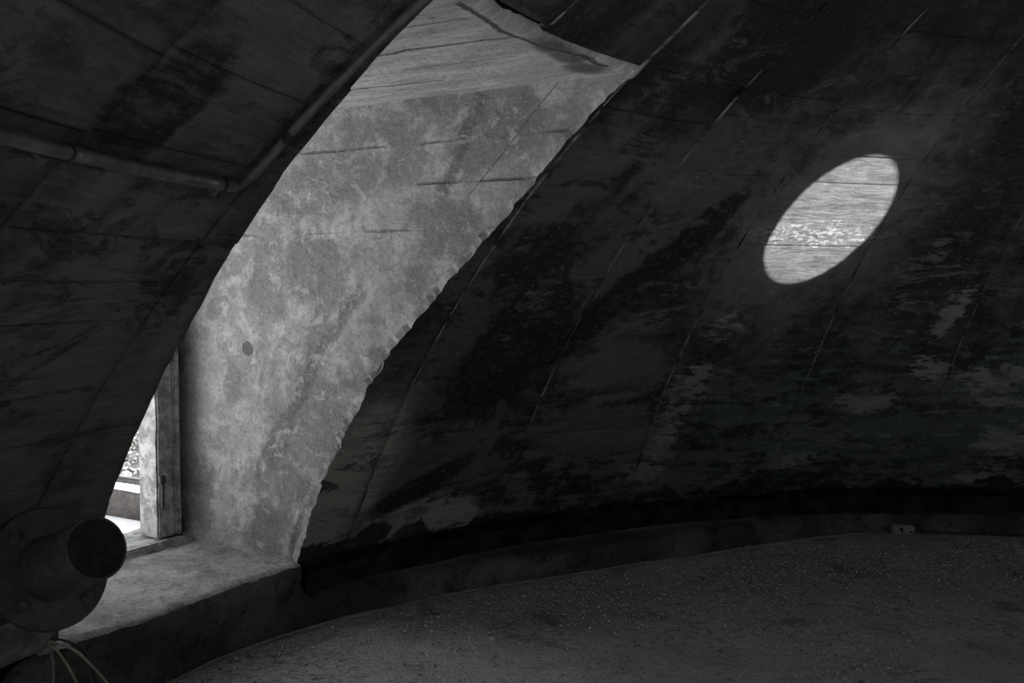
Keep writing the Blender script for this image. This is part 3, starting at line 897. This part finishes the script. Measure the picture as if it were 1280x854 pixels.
def collar(c0, c1, r, mat, name):
    bm = bmesh.new(); d = (c1 - c0).normalized(); L = (c1 - c0).length
    lathe_bm(bm, axis_frame(c0, d), [(r - .006, 0), (r, .001), (r, L - .001), (r - .006, L)], 24)
    keep_world(from_bm(name, bm, mat, None, True), cond)
hc = lambda a: on_dome(a, 1.762, .020)
collar(hc(173.6), hc(173.45), .0172, M_BAND, 'clamp_band')
collar(hc(173.4), hc(172.6), .0162, M_PIPE, 'coupling')
collar(hc(163.55), hc(163.35), .0168, M_BAND, 'clamp_band')
collar(hc(164.7), hc(163.55), .0160, M_PIPE, 'coupling')
collar(on_dome(161.77, 1.875, .016), on_dome(161.77, 1.892, .016), .0142, M_BAND, 'clamp_band')
for a in (174.4, 163.6):
    bm = bmesh.new()
    p = on_dome(a, 1.742, .008); d = (on_dome(a, 1.742, .05) - p).normalized()
    lathe_bm(bm, axis_frame(p, d), [(0, -.012), (.005, -.012), (.005, .012), (.009, .012), (.009, .018), (0, .02)], 8)
    keep_world(from_bm('clamp_screw', bm, M_PIPE), cond)

# ------------------------------------------------------------------ flanged pipe stub, lower left
PD = Vector((.738, -.564, .37)).normalized()
PC = Vector((-3.8453, 1.2724, .7048))
pipe = empty('flanged_pipe', PC); tag(pipe, 'black iron pipe stub with a round bolted flange beside the dormer mouth', 'pipe')
FRM = axis_frame(PC, PD)
def ppart(name, prof, mat, n=64, M=FRM):
    bm = bmesh.new(); lathe_bm(bm, M, prof, n); return keep_world(from_bm(name, bm, mat, None, False), pipe)
def autosmooth(o, ang=35):
    me = o.data; bm = bmesh.new(); bm.from_mesh(me)
    for f in bm.faces: f.smooth = True
    for e in bm.edges:
        if len(e.link_faces) == 2 and e.calc_face_angle() > R_(ang): e.smooth = False
    bm.to_mesh(me); bm.free()
fl = ppart('flange', [(.05, -.012), (.168, -.012), (.172, -.008), (.172, .010), (.169, .014), (.05, .014)], M_IRON); autosmooth(fl)
gk = ppart('gasket_ring', [(.05, -.028), (.163, -.028), (.165, -.025), (.165, -.014), (.163, -.0125), (.05, -.0125)], M_PIPE2); autosmooth(gk)
st_ = ppart('pipe_barrel', [(.070, .0), (.094, .012), (.088, .03), (.0855, .05), (.0855, .276), (.0835, .279), (.0795, .279), (.078, .276), (.078, .05), (.0, .05)], M_IRON); autosmooth(st_)
bk = ppart('wall_sleeve', [(.0, -.02), (.10, -.02), (.10, -.36), (0, -.36)], M_IRON); autosmooth(bk)
plug = ppart('end_disc', [(0, .2765), (.0784, .2765), (.0784, .268), (0, .268)], M_IRON_END); autosmooth(plug)  # dark disc closing the pipe end
for k in range(4):
    a = R_(38 + 90 * k); c = FRM @ Vector((.132 * math.cos(a), .132 * math.sin(a), .012))
    bm = bmesh.new(); M = axis_frame(c, PD)
    lathe_bm(bm, M, [(0, -.002), (.024, -.002), (.024, .003), (.017, .004), (.017, .020), (.014, .022), (.010, .022), (.010, .030), (0, .031)], 6)
    keep_world(from_bm('bolt', bm, M_IRON), fl)

# ------------------------------------------------------------------ loose wires and the long cable
def wire(name, pts, r, mat, label, n=10):
    bm = bmesh.new(); tube_bm(bm, catmull(pts, 10), r, 8)
    o = from_bm(name, bm, mat, None, True)
    tag(o, label, 'cable'); return o
W = lambda u, w, z: uwz(u, w, z)
wire('loose_wire', [W(.562, 4.46, .330), W(.558, 4.40, .338), W(.52, 4.352, .325), W(.466, 4.345, .275), W(.428, 4.35, .196), W(.38, 4.36, .06), W(.32, 4.30, .012)], .0042, M_WIREK, 'dark wire arching highest over the edge under the flanged pipe')
wire('loose_wire', [W(.563, 4.47, .328), W(.560, 4.395, .330), W(.50, 4.34, .290), W(.43, 4.335, .205), W(.369, 4.345, .127), W(.30, 4.30, .012)], .0046, M_WIREP, 'cream wire slanting down to the right over the dark sill face')
wire('loose_wire', [W(.564, 4.46, .326), W(.562, 4.39, .324), W(.545, 4.345, .282), W(.49, 4.345, .170), W(.45, 4.33, .012)], .0040, M_WIREP, 'thin pale wire hanging between the cream and the teal wires')
wire('loose_wire', [W(.565, 4.45, .324), W(.566, 4.385, .320), W(.574, 4.35, .275), W(.577, 4.345, .20), W(.585, 4.33, .012)], .0042, M_WIREG, 'teal-grey wire hanging straight down at the left end of the sill')
cp = []
for dg, r in ((156, 4.36), (152.5, 4.385), (150.7, 4.395), (148.5, 4.43), (146.2, 4.435), (142.8, 4.428), (139.6, 4.425), (138.4, 4.40), (137.8, 4.37), (136.7, 4.345), (132.9, 4.345), (129.5, 4.315), (126.6, 4.285), (122.1, 4.235), (117.1, 4.228), (112.1, 4.232), (105, 4.31), (98, 4.43), (93.6, 4.475)):
    cp.append(cyl(min(r, r_floor(dg) - .034), R_(dg), .012 + .006 * abs(n1(dg, 1.5))))
wire('floor_cable', cp, .006, M_CABLE, 'dusty cable lying along the foot of the kerb from the dormer to the socket')
wire('floor_cable', [cyl(4.455, R_(91.0), .016), cyl(4.45, R_(89), .012), cyl(4.42, R_(86), .012), cyl(4.40, R_(83), .012), cyl(4.38, R_(80), .012), cyl(4.38, R_(76), .012)], .006, M_WIREK, 'dark cable running along the floor to the right of the socket')

# surface socket on the kerb at the far end
sk = empty('socket_box', cyl(4.42, R_(92.4), 0)); tag(sk, 'small white plastic socket box on the floor against the far kerb', 'socket')
rv = cyl(1, R_(92.4), 0); tv = Vector((-rv.y, rv.x, 0))
tilt = Matrix.Rotation(R_(-6), 4, rv)
SM = frame(cyl(4.455, R_(92.4), .034), -tv, rv, Vector((0, 0, 1))) @ Matrix.Rotation(R_(5), 4, 'Y')
bm = bmesh.new(); box_bm(bm, SM, .135, .05, .052, .006); case = keep_world(from_bm('case', bm, M_PLAST), sk)
for dx, s, h_ in ((-.018, .011, .016), (-.014, .008, .009), (.042, .008, .008)):
    bm = bmesh.new(); lathe_bm(bm, SM @ frame(Vector((dx, -.0255, .004 if s > .009 else -.006)), Vector((1, 0, 0)), Vector((0, 0, 1)), Vector((0, -1, 0))), [(0, 0), (s, 0), (s, .003), (s * .6, .004), (0, .004)], 14)
    keep_world(from_bm('socket_hole', bm, M_DARK), case)

# ------------------------------------------------------------------ grit and a few larger chips on the floor
ico = bmesh.new(); bmesh.ops.create_icosphere(ico, subdivisions=1, radius=1)
IV = np.array([v.co[:] for v in ico.verts]); IF = np.array([[v.index for v in f.verts] for f in ico.faces]); ico.free()
def grit(n):
    a = rng.uniform(R_(78), R_(172), n * 3); r = np.sqrt(rng.uniform(1.0 ** 2, 4.46 ** 2, n * 3))
    x, y = r * np.cos(a), r * np.sin(a)
    den = fbm(np.stack([x * 1.6, y * 1.6, x * 0 + 2.], 1), 3) * .9 + .45
    rf = np.interp(np.degrees(a), FA, FR)
    k = (rng.random(n * 3) < np.clip(den, .04, 1)) & (r < rf - .03) & (y > .6)
    x, y = x[k][:n], y[k][:n]; m = len(x)
    s = .0018 + .0055 * rng.random(m) ** 3 + (rng.random(m) < .03) * .004
    V = IV[None] * s[:, None, None] * rng.uniform(.55, 1.3, (m, 12, 3)) * np.array([1, 1, .7])
    V[:, :, 0] += x[:, None]; V[:, :, 1] += y[:, None]; V[:, :, 2] += (s * .35)[:, None]
    F = IF[None] + (np.arange(m) * 12)[:, None, None]
    me = bpy.data.meshes.new('gravel')
    F = F.reshape(-1, 3)
    me.vertices.add(m * 12); me.vertices.foreach_set('co', V.ravel())
    me.loops.add(F.size); me.loops.foreach_set('vertex_index', F.ravel())
    me.polygons.add(len(F)); me.polygons.foreach_set('loop_start', np.arange(len(F)) * 3)
    me.update(calc_edges=True)
    o = link('gravel', me, M_STONE)
    return tag(o, 'fine grey grit and rubble dust strewn over the dark floor', 'gravel', kind='stuff')
grit(30000)
def chip(x, y, s, seed, label, mat):
    rr = np.random.default_rng(seed); bm = bmesh.new(); bmesh.ops.create_icosphere(bm, subdivisions=2, radius=1)
    for v in bm.verts:
        k = 1 + .35 * n1(v.co.x * 1.3 + seed, v.co.y * 1.3, v.co.z * 1.3)
        v.co = Vector((v.co.x * s * k * 1.2, v.co.y * s * k, v.co.z * s * .55 * k))
    o = from_bm('stone_chip', bm, mat); o.location = (x, y, s * .35); o.rotation_euler = (0, 0, seed)
    return tag(o, label, 'stone', 'loose stones on the floor')
chip(-2.62, 2.664, .016, 1, 'pale stone chip lying alone near the middle of the floor', M_CHIP)
chip(-2.30, 2.75, .012, 2, 'small pale stone chip to the right of the lone pale one', M_CHIP)
chip(-1.72, 2.95, .014, 4, 'grey stone chip on the dark stained part of the floor', M_STONE)

# ------------------------------------------------------------------ added narrow spot lamp, unseen behind the camera, makes the bright wall ellipse
LP = Vector((1.1386, -2.2022, 1.8681)); LD = Vector((-.37816, .92568, -.01076)).normalized()
lamp = empty('added_spot', (LP.x, LP.y, 0)); tag(lamp, 'added black spot lamp on a tripod, unseen behind the camera, lighting the wall ellipse', 'lamp')
LF = axis_frame(LP, LD)
def lpart(name, bm, mat, smooth=False): return keep_world(from_bm(name, bm, mat, None, smooth), lamp)
bm = bmesh.new(); lathe_bm(bm, LF, [(.0, -.30), (.07, -.30), (.08, -.28), (.08, -.06), (.055, -.02), (.055, .03), (.050, .03), (.050, -.02), (.0, -.02)], 32); lpart('housing', bm, M_IRON)
bm = bmesh.new(); tube_bm(bm, [LP - LD * .17 + Vector((0, 0, -.07)), Vector((LP.x - LD.x * .17, LP.y - LD.y * .17, .75))], .014, 12); lpart('pole', bm, M_IRON)
for k in range(3):
    a = 2 * math.pi * k / 3; c = LP - LD * .17
    bm = bmesh.new(); tube_bm(bm, [Vector((c.x, c.y, .80)), Vector((c.x + .45 * math.cos(a), c.y + .45 * math.sin(a), .012))], .010, 8); lpart('leg', bm, M_IRON)
spd = bpy.data.lights.new('added_spot_light', 'SPOT'); spd.energy = 4700; spd.spot_size = R_(2 * 2.7255); spd.spot_blend = .025; spd.shadow_soft_size = .012
sp = bpy.data.objects.new('added_spot_light', spd); COL.objects.link(sp)
sp.location = LP + LD * .04; sp.rotation_euler = (-LD).to_track_quat('Z', 'Y').to_euler()
keep_world(sp, lamp)

# two crumbs of plaster in the recess at the foot of the wall
for dg, r, sz, lb in ((133.6, 4.462, .013, 'pale plaster crumb on the kerb, the larger of two under the olive wall patch'),
                      (134.9, 4.47, .009, 'tiny plaster crumb on the kerb, left of the larger crumb')):
    c = chip(0, 0, sz, int(dg), lb, M_KERB)
    c.location = cyl(r, R_(dg), .122 + sz * .4); c.name = 'plaster_crumb'; c['group'] = 'plaster crumbs on the kerb'; c['category'] = 'rubble'
